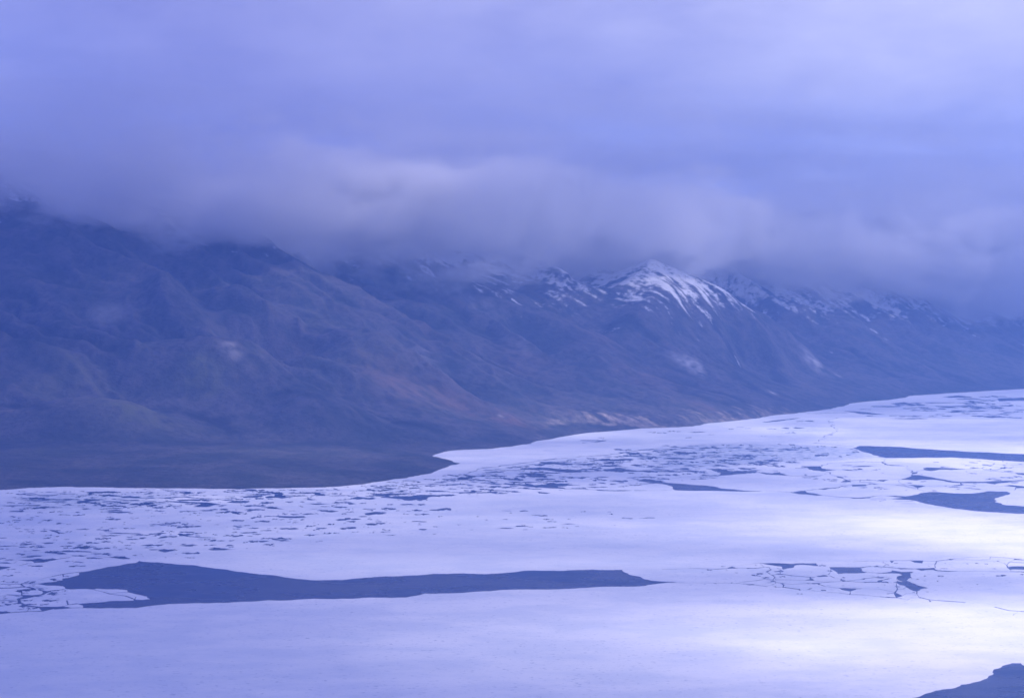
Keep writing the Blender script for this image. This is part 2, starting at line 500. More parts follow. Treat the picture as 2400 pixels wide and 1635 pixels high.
L(Z3, (1540, 665), (1640, 650), (1850, 650), (1700, 685)); C(Z3, 12, (1850, 650), (2040, 637))
L(Z3, (1120, 740), (1400, 735), (1410, 765), (1150, 775)); C(Z3, 12, (960, 762), (1125, 752)); C(Z3, 12, (1400, 750), (1530, 720), (1880, 740), (2100, 747))
C(Z3, 12, (1880, 740), (2100, 770), (2290, 820))
L(Z3, (500, 822), (640, 800), (920, 782), (900, 798), (640, 832)); C(Z3, 11, (905, 788), (980, 760)); C(Z3, 12, (280, 852), (440, 832), (510, 824))
L(Z3, (10, 880), (200, 850), (280, 850), (330, 880), (610, 935), (500, 938), (330, 918), (160, 910))
C(Z3, 13, (600, 935), (920, 965), (1180, 978), (1450, 968), (1690, 936)); L(Z3, (1040, 968), (1250, 978), (1430, 960), (1470, 985), (1180, 992))
C(Z3, 9, (1470, 1010), (1560, 1015), (1740, 1000)); C(Z3, 9, (1640, 1040), (1760, 1015)); C(Z3, 10, (1930, 1048), (2080, 1045), (2250, 1040))
C(Z3, 10, (2050, 1080), (2290, 1085)); C(Z3, 10, (1460, 975), (1740, 1000))
L(Z3, (1680, 330), (1720, 345), (1840, 380), (2140, 398), (1850, 395), (1720, 375)); C(Z3, 12, (1690, 335), (1690, 230))
C(Z3, 12, (2130, 398), (2190, 515), (2230, 520))
L(Z4, (500, 470), (560, 425), (900, 435), (1280, 458), (1000, 467), (780, 467), (640, 490), (560, 485))
C(Z4, 14, (1270, 458), (1560, 442), (1600, 470), (1880, 505), (2180, 528)); L(Z4, (2160, 525), (2324, 528), (2700, 545), (2324, 565), (2220, 555))
C(Z4, 12, (510, 470), (380, 515), (290, 548), (265, 575)); L(Z4, (250, 512), (390, 515), (290, 548))
L(Z4, (90, 640), (240, 600), (260, 560), (440, 565), (700, 615), (950, 668), (1150, 688), (1500, 686), (1900, 666), (2324, 655), (2600, 650),
  (2324, 668), (2100, 683), (1900, 712), (1800, 732), (1600, 707), (1100, 707), (950, 692), (750, 652), (440, 650), (370, 664), (120, 648))
C(Z4, 12, (2650, 547), (2720, 600), (2590, 652))
C(Z4, 12, (190, 400), (500, 415), (570, 428)); C(Z4, 12, (1560, 442), (1700, 410), (1780, 370), (1650, 315))
C(Z4, 10, (1780, 370), (2100, 385), (2500, 372)); C(Z4, 10, (1930, 305), (2000, 360), (2100, 385)); C(Z4, 12, (1700, 410), (1900, 430), (2050, 440), (2500, 412))
C(Z4, 10, (1900, 430), (1820, 465), (1690, 487)); C(Z4, 10, (2050, 440), (2100, 385)); C(Z4, 10, (2450, 390), (2500, 470), (2400, 535))
L(Z4, (150, 735), (330, 745), (540, 762), (430, 790), (380, 805), (340, 775)); C(Z4, 10, (530, 765), (1020, 765), (1190, 735), (1240, 745), (1430, 765))
L(Z4, (1020, 765), (1150, 740), (1190, 722), (1240, 745), (1100, 762)); C(Z4, 10, (160, 738), (60, 690), (100, 645)); C(Z4, 10, (1190, 735), (1180, 702))
C(Z4, 11, (380, 800), (490, 850), (660, 882)); C(Z4, 11, (0, 748), (160, 765), (345, 800)); L(Z4, (1220, 795), (1530, 815), (1540, 828), (1300, 808))
C(Z4, 10, (1430, 765), (1800, 783), (1940, 768)); C(Z4, 9, (1530, 822), (1650, 885)); C(Z4, 9, (1430, 765), (1220, 798))
L(Z4, (1930, 765), (2050, 742), (2324, 770), (2700, 790), (2324, 802), (2170, 805), (2180, 780), (2000, 765)); C(Z4, 10, (1800, 730), (1790, 785))
C(Z4, 10, (2680, 790), (2750, 700), (2590, 655)); C(Z4, 10, (2170, 805), (2150, 835))
# distant leads near the far shore
L(A6, (1090, 325), (1180, 328), (1380, 350), (1200, 346)); L(A6, (1400, 275), (1490, 265), (1560, 280), (1440, 281)); C(A6, 16, (1550, 280), (1860, 303))
L(A6, (1700, 292), (1780, 292), (1870, 304), (1780, 304)); C(A6, 16, (1860, 303), (2290, 328), (2600, 345))
L(A6, (1750, 230), (1860, 220), (1960, 232), (1800, 236)); L(A6, (2120, 240), (2303, 235), (2600, 240), (2303, 254), (2130, 259))
L(A6, (1890, 258), (2020, 262), (1960, 271)); L(A6, (530, 400), (600, 390), (800, 370), (740, 382), (560, 402)); C(A6, 22, (840, 342), (1100, 338))
C(A6, 22, (970, 383), (1050, 372)); C(A6, 15, (990, 390), (1030, 450), (1010, 475), (930, 515), (880, 542)); C(A6, 15, (880, 542), (1150, 562))
C(A6, 20, (1380, 350), (1530, 360), (1800, 372))
# rotten ice field, centre
L(Z8, (480, 650), (580, 648), (700, 660), (870, 670), (870, 685), (760, 688), (640, 675)); L(Z8, (600, 612), (780, 615), (940, 620), (930, 635), (860, 625))
L(Z8, (1040, 660), (1150, 655), (1380, 680), (1250, 680), (1100, 672)); L(Z8, (1400, 660), (1500, 662), (1580, 672), (1450, 668))
L(Z8, (330, 780), (450, 785), (430, 765), (500, 785), (700, 800), (760, 815), (600, 808), (470, 800)); L(Z8, (980, 820), (1290, 826), (1200, 832), (1000, 828))
L(Z8, (520, 835), (640, 845), (600, 852), (540, 848)); L(Z8, (1480, 505), (1580, 505), (1575, 518)); L(Z8, (1890, 520), (1950, 530), (1900, 535))
C(Z8, 22, (0, 690), (60, 665), (250, 635), (460, 610), (600, 590), (880, 562), (1080, 552), (1300, 520), (1500, 500))
C(Z8, 16, (940, 562), (1000, 555), (1080, 556)); C(Z8, 14, (740, 815), (990, 824)); C(Z8, 14, (1290, 828), (1620, 826)); C(Z8, 14, (1200, 560), (1330, 568), (1490, 570))
C(Z8, 14, (1430, 600), (1520, 597)); C(Z8, 14, (2110, 550), (2324, 556))
L(A5, (270, 765), (400, 765), (530, 745), (710, 750), (600, 760), (580, 775), (440, 780)); L(A5, (0, 0), (1, 0), (1, 1))
LEADS.pop()
L(A4, (840, 262), (1150, 268), (1380, 275), (1480, 287), (1380, 308), (1290, 306), (1340, 285), (1120, 272)); L(A4, (1100, 305), (1160, 288), (1120, 308))
L(A4, (1740, 308), (1820, 303), (1910, 322), (1800, 318)); L(A4, (2020, 318), (2190, 318), (2100, 322)); L(A4, (2040, 285), (2220, 287), (2120, 293))
L(A4, (1800, 212), (1870, 205), (1900, 220), (1860, 248), (1830, 235)); L(A4, (2200, 305), (2282, 303), (2330, 310), (2250, 312))
L(A4, (690, 478), (820, 480), (930, 483), (960, 494), (800, 487)); L(A4, (300, 455), (370, 462), (440, 485), (380, 480))
L(A4, (1190, 492), (1260, 500), (1470, 515), (1340, 514)); L(A4, (1820, 530), (1930, 525), (1880, 534))
# cracked band on the right
L(Z1, (460, 108), (880, 120), (1240, 112), (1275, 152), (1050, 135), (960, 140), (920, 175), (790, 197), (770, 160), (560, 130))
L(Z1, (1410, 165), (1840, 165), (1980, 150), (1990, 158), (1840, 185), (1850, 215), (1910, 242), (1720, 250), (1530, 257), (1500, 220), (1430, 190))
C(Z1, 8, (1265, 150), (1420, 168)); C(Z1, 9, (1435, 190), (1405, 262), (1330, 285)); L(Z1, (1210, 298), (1340, 270), (1410, 292), (1300, 298))
C(Z1, 8, (1215, 298), (1150, 300), (920, 280), (750, 255), (790, 190)); L(Z1, (610, 268), (720, 252), (900, 278), (740, 266))
C(Z1, 9, (590, 170), (600, 255), (620, 270)); C(Z1, 8, (620, 270), (672, 298), (640, 340), (690, 375)); L(Z1, (620, 262), (665, 278), (675, 300), (650, 290))
L(Z1, (620, 410), (680, 370), (695, 382), (660, 402)); L(Z1, (745, 378), (790, 390), (798, 430), (775, 445)); C(Z1, 8, (690, 375), (780, 390), (790, 440))
C(Z1, 8, (690, 440), (790, 440)); C(Z1, 8, (560, 430), (640, 405)); C(Z1, 7, (700, 180), (760, 200), (680, 230))
C(Z1, 9, (470, 112), (520, 163), (590, 172)); C(Z1, 9, (520, 163), (420, 180), (300, 178), (150, 175), (20, 182), (-150, 190), (-500, 180), (-860, 195))
L(Z1, (20, 175), (90, 155), (150, 172), (60, 185)); L(Z1, (280, 178), (420, 175), (440, 183), (320, 184)); C(Z1, 8, (90, 155), (220, 140), (330, 125), (470, 112))
C(Z1, 9, (640, 338), (540, 325), (400, 350), (240, 365), (150, 385), (70, 385), (-300, 380), (-740, 378)); L(Z1, (280, 402), (390, 395), (400, 410), (320, 412))
C(Z1, 8, (150, 385), (230, 395), (400, 408), (560, 430)); L(Z1, (60, 390), (95, 370), (100, 382))
C(Z1, 8, (672, 320), (690, 340), (1100, 350), (1160, 328), (1200, 350), (1350, 370), (1480, 365), (1640, 358), (1750, 345), (1880, 325), (2060, 305), (2160, 300), (2260, 320))
L(Z1, (1100, 348), (1150, 335), (1160, 300), (1200, 352)); C(Z1, 7, (1160, 328), (1150, 300)); C(Z1, 8, (1480, 310), (1560, 325), (1640, 355)); L(Z1, (1560, 335), (1640, 350), (1600, 358))
L(Z1, (1830, 328), (1900, 315), (1890, 335)); L(Z1, (2050, 305), (2160, 300), (2130, 318)); C(Z1, 7, (1410, 280), (1480, 310))
C(Z1, 8, (690, 375), (900, 400), (1200, 385)); L(Z1, (1200, 382), (1305, 378), (1280, 408)); C(Z1, 8, (1300, 380), (1480, 365)); C(Z1, 8, (1280, 402), (1350, 425), (1460, 440), (1560, 455))
L(Z1, (1540, 448), (1880, 455), (1780, 466), (1700, 497), (1640, 485)); C(Z1, 8, (1870, 457), (2100, 465), (2260, 498), (2330, 520), (2420, 560))
C(Z1, 8, (780, 440), (1000, 470), (1180, 485), (1400, 510), (1540, 515), (1700, 540), (1880, 545), (2100, 570), (2220, 580), (2400, 590)); L(Z1, (1090, 472), (1190, 448), (1150, 468))
C(Z1, 8, (1700, 495), (1690, 540)); C(Z1, 8, (2080, 350), (2180, 335), (2240, 325)); L(Z1, (2075, 350), (2180, 335), (2130, 370), (2090, 378))
C(Z1, 7, (1640, 358), (1900, 375), (2090, 372)); C(Z1, 7, (2090, 372), (2260, 380)); C(Z1, 7, (1910, 240), (2150, 245), (2330, 230)); C(Z1, 7, (1985, 155), (2160, 165), (2300, 160))
L(Z2, (0, 290), (130, 280), (270, 240), (420, 265), (600, 262), (560, 320), (575, 350), (500, 395), (600, 440), (750, 490), (835, 515), (720, 530),
  (660, 572), (560, 540), (480, 490), (350, 440), (270, 425), (430, 410), (330, 370), (340, 340), (430, 310), (380, 290), (200, 286))
L(Z2, (310, 200), (600, 213), (940, 198), (990, 240), (1150, 247), (1350, 250), (1150, 263), (960, 250), (900, 232), (720, 247), (640, 222), (400, 224))
C(Z2, 8, (-330, 110), (-100, 95), (0, 95), (300, 90), (560, 90), (750, 95), (960, 100), (1100, 80), (1400, 75), (1600, 80), (1900, 100), (2055, 165), (2060, 190))
C(Z2, 7, (960, 100), (930, 150), (940, 200)); C(Z2, 8, (0, 190), (130, 190), (320, 205)); C(Z2, 7, (130, 190), (130, 100)); C(Z2, 7, (560, 90), (620, 120), (740, 130), (750, 95))
L(Z2, (240, 90), (310, 88), (265, 125)); L(Z2, (130, 100), (145, 125), (120, 125))
L(Z2, (2050, 195), (2110, 178), (2324, 178), (2800, 190), (3000, 215), (2700, 235), (2324, 230), (2160, 225), (2110, 232))
C(Z2, 8, (1340, 255), (1800, 262), (2120, 262), (2324, 266), (2900, 275), (4000, 290), (9000, 340), (26000, 500)); C(Z2, 8, (2110, 230), (2125, 262)); L(Z2, (2190, 260), (2600, 262), (2324, 272))
C(Z2, 7, (1400, 45), (1500, 40), (1800, 30), (2100, 50), (2324, 80), (2800, 100)); C(Z2, 7, (1600, 80), (1800, 60), (1800, 30)); C(Z2, 7, (2055, 165), (2100, 110), (2324, 125), (2700, 130))
C(Z2, 7, (2100, 110), (2180, 75), (2330, 82)); C(Z2, 7, (1100, 80), (1250, 60), (1400, 45)); C(Z2, 7, (2780, 98), (2850, 140), (2820, 195)); C(Z2, 7, (1450, 75), (1380, 50))
C(Z2, 8, (655, 568), (650, 600), (560, 600), (490, 600), (420, 640), (340, 660), (190, 650)); C(Z2, 8, (650, 600), (690, 660), (850, 700), (1100, 720), (1400, 740))
L(Z2, (680, 655), (780, 668), (700, 672)); L(Z2, (180, 660), (220, 640), (230, 668)); C(Z2, 7, (340, 440), (330, 480), (350, 530), (300, 590), (180, 600)); L(Z2, (0, 350), (130, 345), (150, 358), (100, 365))
C(Z2, 7, (350, 530), (450, 530), (490, 500)); C(Z2, 7, (340, 660), (300, 590)); L(Z2, (830, 690), (870, 710), (860, 735))
C(Z2, 7, (690, 660), (540, 680), (500, 700), (340, 660))
C(A7, 6, (2080, 975), (2180, 1000), (2260, 1006), (2400, 1015)); C(A7, 5, (2240, 1006), (2205, 1030))
# open water at the bottom right corner
L(A7, (1530, 1583), (1620, 1555), (1800, 1520), (1960, 1475), (2080, 1420), (2080, 1390), (2130, 1375), (2200, 1350), (2260, 1350), (2290, 1370),
  (2500, 1330), (2900, 1340), (3500, 1420), (3600, 1900), (2900, 2300), (2000, 2300), (1500, 1900), (1350, 1700))


def roughen(poly, amp=.10, mx=16.0):
    out = []
    n = len(poly)

    def rec(a, b, depth):
        ln = math.hypot(b[0] - a[0], b[1] - a[1])
        if depth == 0 or ln < 22:
            return [a]
        k = random.uniform(-1, 1) * min(amp * ln, mx)
        m = ((a[0] + b[0]) / 2 - (b[1] - a[1]) / ln * k, (a[1] + b[1]) / 2 + (b[0] - a[0]) / ln * k)
        return rec(a, m, depth - 1) + rec(m, b, depth - 1)
    for i in range(n):
        out += rec(poly[i], poly[(i + 1) % n], 5)
    return out


holes = [roughen([sea(*p) for p in q]) for q in LEADS]
crack_quads = []
for line, w in CRACKS:
    pts = []
    wl = [sea(*p) for p in line]
    for a, b in zip(wl[:-1], wl[1:]):
        ln = math.hypot(b[0] - a[0], b[1] - a[1])
        n = max(1, int(min(ln, 6000) / 45))
        nx, ny = -(b[1] - a[1]) / ln, (b[0] - a[0]) / ln
        for i in range(n):
            k = 0 if i == 0 else random.uniform(-1, 1) * min(20, ln * .12)
            pts.append((a[0] + (b[0] - a[0]) * i / n + nx * k, a[1] + (b[1] - a[1]) * i / n + ny * k))
    pts.append(wl[-1])
    run = 0
    for a, b in zip(pts[:-1], pts[1:]):
        run = run * .6 + random.uniform(-.6, .6)
        ln = math.hypot(b[0] - a[0], b[1] - a[1])
        tx, ty = (b[0] - a[0]) / ln, (b[1] - a[1]) / ln
        k = (.17 + .85 * abs(tx)) * min(1.9, max(.35, math.exp(run)))
        w1 = w * k * random.uniform(.45, 1.0); w2 = w * k * random.uniform(.45, 1.0)
        e = w * .25
        crack_quads.append([(a[0] - tx * e - ty * w1 / 1, a[1] - ty * e + tx * w1), (a[0] - tx * e + ty * w1 * .2, a[1] - ty * e - tx * w1 * .2),
                            (b[0] + tx * e + ty * w2 * .2, b[1] + ty * e - tx * w2 * .2), (b[0] + tx * e - ty * w2, b[1] + ty * e + tx * w2)])


def blob(x, y, a, b):
    n = random.randint(8, 13)
    ph = random.random() * 6.28
    return [(x + a * math.cos(6.283 * i / n + ph) * random.uniform(.35, 1.3), y + b * math.sin(6.283 * i / n + ph) * random.uniform(.35, 1.3)) for i in range(n)]


def opening(x, y, w, h):
    """a ragged lead: one to four overlapping gaps strung out along it"""
    k = random.choice((1, 1, 2, 2, 3, 4))
    sl = random.uniform(-.35, .35)
    for i in range(k):
        t_ = (i - (k - 1) / 2) / k
        f = 1 / k ** .6
        holes.append(blob(x + t_ * w * 1.1, y + t_ * w * sl + random.uniform(-.3, .3) * h, w / 1.6 * f * random.uniform(.6, 1.3), h / 1.7 * random.uniform(.55, 1.25)))


def scatter(n, poly, wpx, hpx):
    """melt holes: n small openings inside a picture-space outline, sizes in px at that distance"""
    poly = np.array(poly, float)
    lo_, hi_ = poly.min(0), poly.max(0)
    k = 0
    while k < n:
        p = lo_ + rng.random(2) * (hi_ - lo_)
        if not in_poly(p[None], poly)[0]:
            continue
        x, y = sea(*p)
        s = random.random() ** 2.0 * 1.2 + .06
        w = (wpx[0] + (wpx[1] - wpx[0]) * s) * y / FPX
        h = (hpx[0] + (hpx[1] - hpx[0]) * s * random.uniform(.5, 1)) * y * y / (FPX * CAM_H)
        opening(x, y, w, h)
        k += 1


scatter(95, [(380, 1225), (640, 1205), (1000, 1165), (1050, 1200), (700, 1270), (480, 1305), (330, 1300)], (8, 42), (2.5, 5.5))
scatter(60, [(0, 1195), (420, 1215), (360, 1290), (0, 1280)], (6, 30), (2, 4))
scatter(120, [(0, 1160), (330, 1150), (980, 1142), (1000, 1170), (560, 1205), (0, 1200)], (8, 46), (2, 4.5))
scatter(150, [(860, 1138), (1080, 1112), (1300, 1080), (1560, 1060), (1800, 1065), (1840, 1100), (1480, 1130), (1250, 1150), (900, 1168)], (8, 46), (2, 4.5))
scatter(40, [(880, 1190), (1500, 1195), (1560, 1225), (900, 1260)], (6, 30), (1.6, 3))
scatter(60, [(1950, 965), (2100, 945), (2330, 928), (2400, 925), (2400, 985), (2000, 980)], (12, 60), (1.6, 3.2))
scatter(110, [(1420, 1055), (1580, 1042), (1950, 1040), (2060, 1062), (1860, 1085), (1600, 1100)], (6, 26), (1.6, 3.2))
scatter(430, [(0, 1152), (330, 1146), (980, 1136), (1250, 1085), (1500, 1062), (1500, 1085), (1250, 1120), (900, 1168), (420, 1190), (0, 1200)], (4, 30), (1.2, 2.8))
scatter(280, [(860, 1138), (1250, 1085), (1560, 1050), (1900, 1045), (1840, 1105), (1480, 1140), (900, 1172)], (4, 36), (1.2, 3.0))
scatter(230, [(0, 1200), (500, 1195), (1000, 1165), (1000, 1230), (480, 1310), (0, 1290)], (3, 14), (1.2, 2.4))
scatter(70, [(1880, 1095), (2150, 1080), (2400, 1080), (2400, 1130), (2150, 1160), (1880, 1140)], (4, 22), (1.2, 2.6))
scatter(60, [(1650, 1325), (2400, 1305), (2400, 1345), (2150, 1400), (1800, 1390), (1650, 1370)], (3, 16), (1.5, 3.2))
scatter(60, [(0, 1345), (160, 1360), (160, 1425), (0, 1440)], (4, 26), (1.5, 4))
scatter(24, [(1200, 1040), (1500, 1015), (1900, 985), (1850, 1020), (1400, 1040)], (10, 40), (1.3, 2.2))
scatter(40, [(0, 1275), (150, 1275), (330, 1290), (180, 1330), (0, 1345)], (8, 34), (2, 4))

# outline of the frozen fjord: from under the aircraft to the shore (tucked below the beach)
tan = np.gradient(SH, axis=0); tan /= np.linalg.norm(tan, axis=1)[:, None]
back = [(float(p[0] - q[1] * 45), float(p[1] + q[0] * 45)) for p, q in zip(SH, tan)]
# drop fold-backs of the offset line
shore_back = [back[0]]
for q in back[1:]:
    if (q[0] - shore_back[-1][0]) * KU[0] + (q[1] - shore_back[-1][1]) * KU[1] > 15 or q[0] < -2500:
        shore_back.append(q)
domain = [(-16000, 1400), (14000, 1400), (22000, 12000), (26000, 27000)] + shore_back[::-1]

BRASH = [([(1480, 1062), (1600, 1040), (1760, 1036), (1985, 1045), (2060, 1060), (2075, 1072), (1990, 1081), (1840, 1085), (1640, 1098), (1500, 1095)], .8),
         ([(0, 1165), (150, 1150), (420, 1150), (420, 1180), (220, 1196), (0, 1200)], .55),
         ([(0, 1285), (110, 1280), (130, 1300), (80, 1312), (0, 1318)], .6),
         ([(1850, 978), (1955, 985), (1955, 1015), (1900, 1035), (1800, 1040), (1780, 1020)], .4),
         ([(1800, 965), (2000, 945), (2400, 930), (2400, 975), (1980, 978)], .25),
         ([(860, 1130), (1240, 1078), (1500, 1055), (1500, 1100), (1250, 1140), (900, 1160)], .22),
         ([(420, 1150), (860, 1142), (900, 1165), (560, 1180)], .25)]
BW = [(np.array([sea(*p) for p in q]), s) for q, s in BRASH]
verts, edges_in = [], []


def add_loop(poly):
    k = len(verts); n = len(poly)
    verts.extend(Vector(p) for p in poly)
    edges_in.extend((k + i, k + (i + 1) % n) for i in range(n))


add_loop(domain)
for q in holes: add_loop(q)
for q in crack_quads: add_loop(q)
for poly, s in BW:
    lo_, hi_ = poly.min(0), poly.max(0)
    gx, gy = np.meshgrid(np.arange(lo_[0] - 100, hi_[0] + 100, 60), np.arange(lo_[1] - 300, hi_[1] + 300, 110))
    q = np.stack([gx.ravel(), gy.ravel()], 1) + rng.uniform(-15, 15, (gx.size, 2))
    verts.extend(Vector((float(a), float(b))) for a, b in q)
OV, OE, OF, ov, oe, of = delaunay_2d_cdt(verts, edges_in, [], 0, 0.05)
OV = np.array([(v.x, v.y) for v in OV])
T = np.array([tuple(f) for f in OF])
cen = OV[T].mean(1)
ice = in_poly(cen, domain)
for q in holes + crack_quads:
    q = np.array(q)
    lo_, hi_ = q.min(0), q.max(0)
    k = np.nonzero(ice & (cen[:, 0] > lo_[0]) & (cen[:, 0] < hi_[0]) & (cen[:, 1] > lo_[1]) & (cen[:, 1] < hi_[1]))[0]
    if len(k):
        ice[k[in_poly(cen[k], q)]] = False
T = T[ice]
# orient up
a, b, c_ = OV[T[:, 0]], OV[T[:, 1]], OV[T[:, 2]]
ar = ((b[:, 0] - a[:, 0]) * (c_[:, 1] - a[:, 1]) - (b[:, 1] - a[:, 1]) * (c_[:, 0] - a[:, 0])) / 2
T[ar < 0] = T[ar < 0][:, ::-1]
ar = np.abs(ar)
T = T[ar > 1e-3]; ar = ar[ar > 1e-3]
# connected pieces of ice
edge = {}
par = list(range(len(T)))


def find(i):
    while par[i] != i:
        par[i] = par[par[i]]; i = par[i]
    return i


for i, tr in enumerate(T):
    for p, q in ((tr[0], tr[1]), (tr[1], tr[2]), (tr[2], tr[0])):
        e = (min(p, q), max(p, q))
        if e in edge:
            par[find(i)] = find(edge[e])
        else:
            edge[e] = i
root = np.array([find(i) for i in range(len(T))])
bval = np.zeros(len(OV))
for poly, s in BW:
    d = seg_dist(OV, poly, True)
    ins = in_poly(OV, poly)
    bval = np.maximum(bval, s * sstep(-60, 160, np.where(ins, d, -d)))
pieces = []
for r in np.unique(root):
    m = root == r
    A = ar[m].sum()
    cen = (OV[T[m]].mean(1) * ar[m][:, None]).sum(0) / A
    pieces.append((A, cen, m))
pieces.sort(key=lambda q: -q[0])


def ice_piece(name, m, top, bot=-1.2):
    tr = T[m]
    ids, inv = np.unique(tr, return_inverse=True)
    inv = inv.reshape(tr.shape)
    n = len(ids)
    ev = {}
    for x in inv:
        for p, q in ((x[0], x[1]), (x[1], x[2]), (x[2], x[0])):
            ev[(p, q)] = 1
    side = [(p, q) for (p, q) in ev if (q, p) not in ev]
    v = [(x, y, top) for x, y in OV[ids]] + [(x, y, bot) for x, y in OV[ids]]
    f = [tuple(int(k) for k in x) for x in inv]
    f += [tuple(int(k) + n for k in x[::-1]) for x in inv]
    f += [(int(p), int(p) + n, int(q) + n, int(q)) for p, q in side]
    me = bpy.data.meshes.new(name)
    me.from_pydata(v, [], f)
    at = me.attributes.new('brash', 'FLOAT', 'POINT')
    at.data.foreach_set('value', np.concatenate([bval[ids]] * 2).astype(np.float32))
    me.materials.append(m_ice)
    o = bpy.data.objects.new(name, me)
    COL.objects.link(o)
    return o


MAIN = 2.0e6
floes = []
for k, (A, cen, m) in enumerate(pieces):
    px, py = topix(cen[0], cen[1], 0)
    inframe = -60 < px < 2460 and 850 < py < 1700
    if A > MAIN:
        o = ice_piece('sea_ice', m, .7)
        tag(o, kind='structure')
    elif A > 1500:
        o = ice_piece('ice_floe', m, .5 + .25 * random.random())
        floes.append((o, A, px, py))
# labels (by the place each piece has in the fjord)
GB = 'ice floes in the cracked band'
GR = 'ice floes between the right hand leads'
GL = 'broken floes at the left end of the long lead'
GF = 'floes loosened along the far shore'
NAMES = [
    (2034, 1103, GR, 'largest smooth floe, between the blue rubble ice and the lens shaped floe'),
    (2288, 1114, GR, 'large oval floe at right, lying between the two long dark leads'),
    (2036, 1150, GR, 'long lens shaped floe just left of the big dark lead at right'),
    (2145, 1130, GR, 'narrow wedge floe squeezed between the lens shaped floe and the oval floe'),
    (2230, 1146, GR, 'flat floe forming the top edge of the big dark lead at right'),
    (2384, 1101, GR, 'floe against the right picture edge, right of the large oval floe'),
    (2146, 1098, GR, 'small pointed floe at the left tip of the large oval floe'),
    (2296, 1135, GR, 'thin floe under the right half of the large oval floe'),
    (2005, 1133, GR, 'small angular floe pinched between the largest smooth floe and the lens shaped floe'),
    (2350, 1092, GR, 'small rubble floe above the large oval floe, nearest the right picture edge'),
    (2323, 1097, GR, 'small rubble floe above the large oval floe, left of a similar one'),
    (2129, 1138, GR, 'sliver of ice beside the crack right of the lens shaped floe'),
    (2016, 1360, GB, 'widest floe in the cracked band, left of the zigzag dark lead'),
    (1891, 1337, GB, 'rounded floe between the two short dark leads on top of the cracked band'),
    (2420, 1321, GB, 'floe at the right picture edge above a short dark lead in the cracked band'),
    (1912, 1377, GB, 'long thin floe along the lower left side of the cracked band'),
    (2046, 1388, GB, 'thin floe along the bottom of the cracked band, below the widest floe'),
    (1866, 1363, GB, 'middle sized floe under the rounded floe in the cracked band, the lower of two'),
    (1851, 1353, GB, 'middle sized floe under the rounded floe in the cracked band, the upper of two'),
    (2344, 1312, GB, 'small floe in the rubble at the upper right end of the cracked band'),
    (1783, 1365, GB, 'small broken floe at the foot of the left column of cracks'),
    (1812, 1332, GB, 'rubble floe just left of the rounded floe in the cracked band'),
    (1758, 1326, GB, 'small floe at the upper left end of the cracked band'),
    (2282, 1308, GB, 'thin sliver floe along the top rim of the cracked band at right'),
    (2122, 1386, GB, 'small floe tucked into the left side of the zigzag dark lead'),
    (2131, 1397, GB, 'small floe directly below the zigzag dark lead'),
    (180, 1399, GL, 'large pointed white floe lying in the left end of the long dark lead'),
    (105, 1376, GL, 'rounded floe in the rubble at the left picture edge, above the pointed floe'),
    (76, 1388, GL, 'small floe in the rubble at the left picture edge, left of the pointed floe'),
    (298, 1393, GL, 'thin broken floe along the upper right rim of the pointed floe'),
    (175, 1420, GL, 'small floe wedged under the pointed floe in the long lead'),
    (332, 1400, GL, 'little floe drifting at the right tip of the pointed floe'),
    (2259, 955, GF, 'far floe ringed by thin dark leads near the far shore at right'),
    (2292, 943, GF, 'thin floe between dark slits near the far shore, close to the right picture edge'),
    (2118, 948, GF, 'small floe between dark slits just off the far shore where it steps back'),
]
done = set()
for o, A, px, py in floes:
    best = min(((px - n[0]) ** 2 + (3 * (py - n[1])) ** 2, i) for i, n in enumerate(NAMES) if i not in done) if len(done) < len(NAMES) else (1e9, 0)
    if best[0] < 20 ** 2:
        done.add(best[1])
        tag(o, NAMES[best[1]][3], 'ice floe', NAMES[best[1]][2])
    else:
        g, w = ((GB, 'tiny floe fragment between the cracks of the cracked band on the right') if py > 1290 and px > 1500 else
                (GL, 'tiny floe fragment in the rubble at the left end of the long lead') if py > 1290 else
                (GR, 'tiny floe fragment among the floes between the right hand leads') if px > 1850 and py > 1040 else
                (GF, 'tiny floe fragment in the rotten ice along the far shore'))
        tag(o, w, 'ice floe', g)

# ---------------------------------------------------------------- sun + sky --
SUN_AZ, SUN_EL = math.radians(100), math.radians(40)
to_sun = Vector((math.sin(SUN_AZ) * math.cos(SUN_EL), math.cos(SUN_AZ) * math.cos(SUN_EL), math.sin(SUN_EL)))
sd = bpy.data.lights.new('sun', 'SUN')
sd.energy = 5.0; sd.angle = math.radians(.5); sd.color = (1.0, .90, .85)
so = bpy.data.objects.new('sun', sd)
so.rotation_euler = to_sun.to_track_quat('Z', 'Y').to_euler()
so.location = (0, 0, 9000)
COL.objects.link(so)

world = bpy.data.worlds.new('World'); sc.world = world; world.use_nodes = True
t = NT(world.node_tree)
sky = t.n('ShaderNodeTexSky', sky_type='NISHITA')
sky.sun_disc = False; sky.sun_elevation = SUN_EL; sky.sun_rotation = SUN_AZ
sky.altitude = 1000; sky.air_density = 1.0; sky.dust_density = 1.0; sky.ozone_density = 3.0
gen = t.n('ShaderNodeTexCoord').outputs['Generated']
sep = t.n('ShaderNodeSeparateXYZ'); t.nt.links.new(gen, sep.inputs[0])
n1 = t.noise(t.mapped(gen, (7.0, 7.0, 17.0), (0, math.radians(3), 0)), 1.0, 4, .55)
n2 = t.noise(t.mapped(gen, (22.0, 22.0, 62.0), (0, math.radians(4), 0)), 1.0, 5, .6)
lum = t.math('ADD', t.math('MULTIPLY', t.math('SUBTRACT', n1, .5), .75), t.math('MULTIPLY', t.math('SUBTRACT', n2, .5), .42))
grad = t.ramp(sep.outputs[0], -.30, .45)
elev = t.ramp(sep.outputs[2], -.01, .16)
over = t.mix(grad, (3.2, 3.15, 6.0), (7.6, 7.3, 8.8))
low = t.mix(grad, (3.0, 2.95, 5.5), (5.9, 5.8, 7.6))
over = t.mix(elev, low, over)
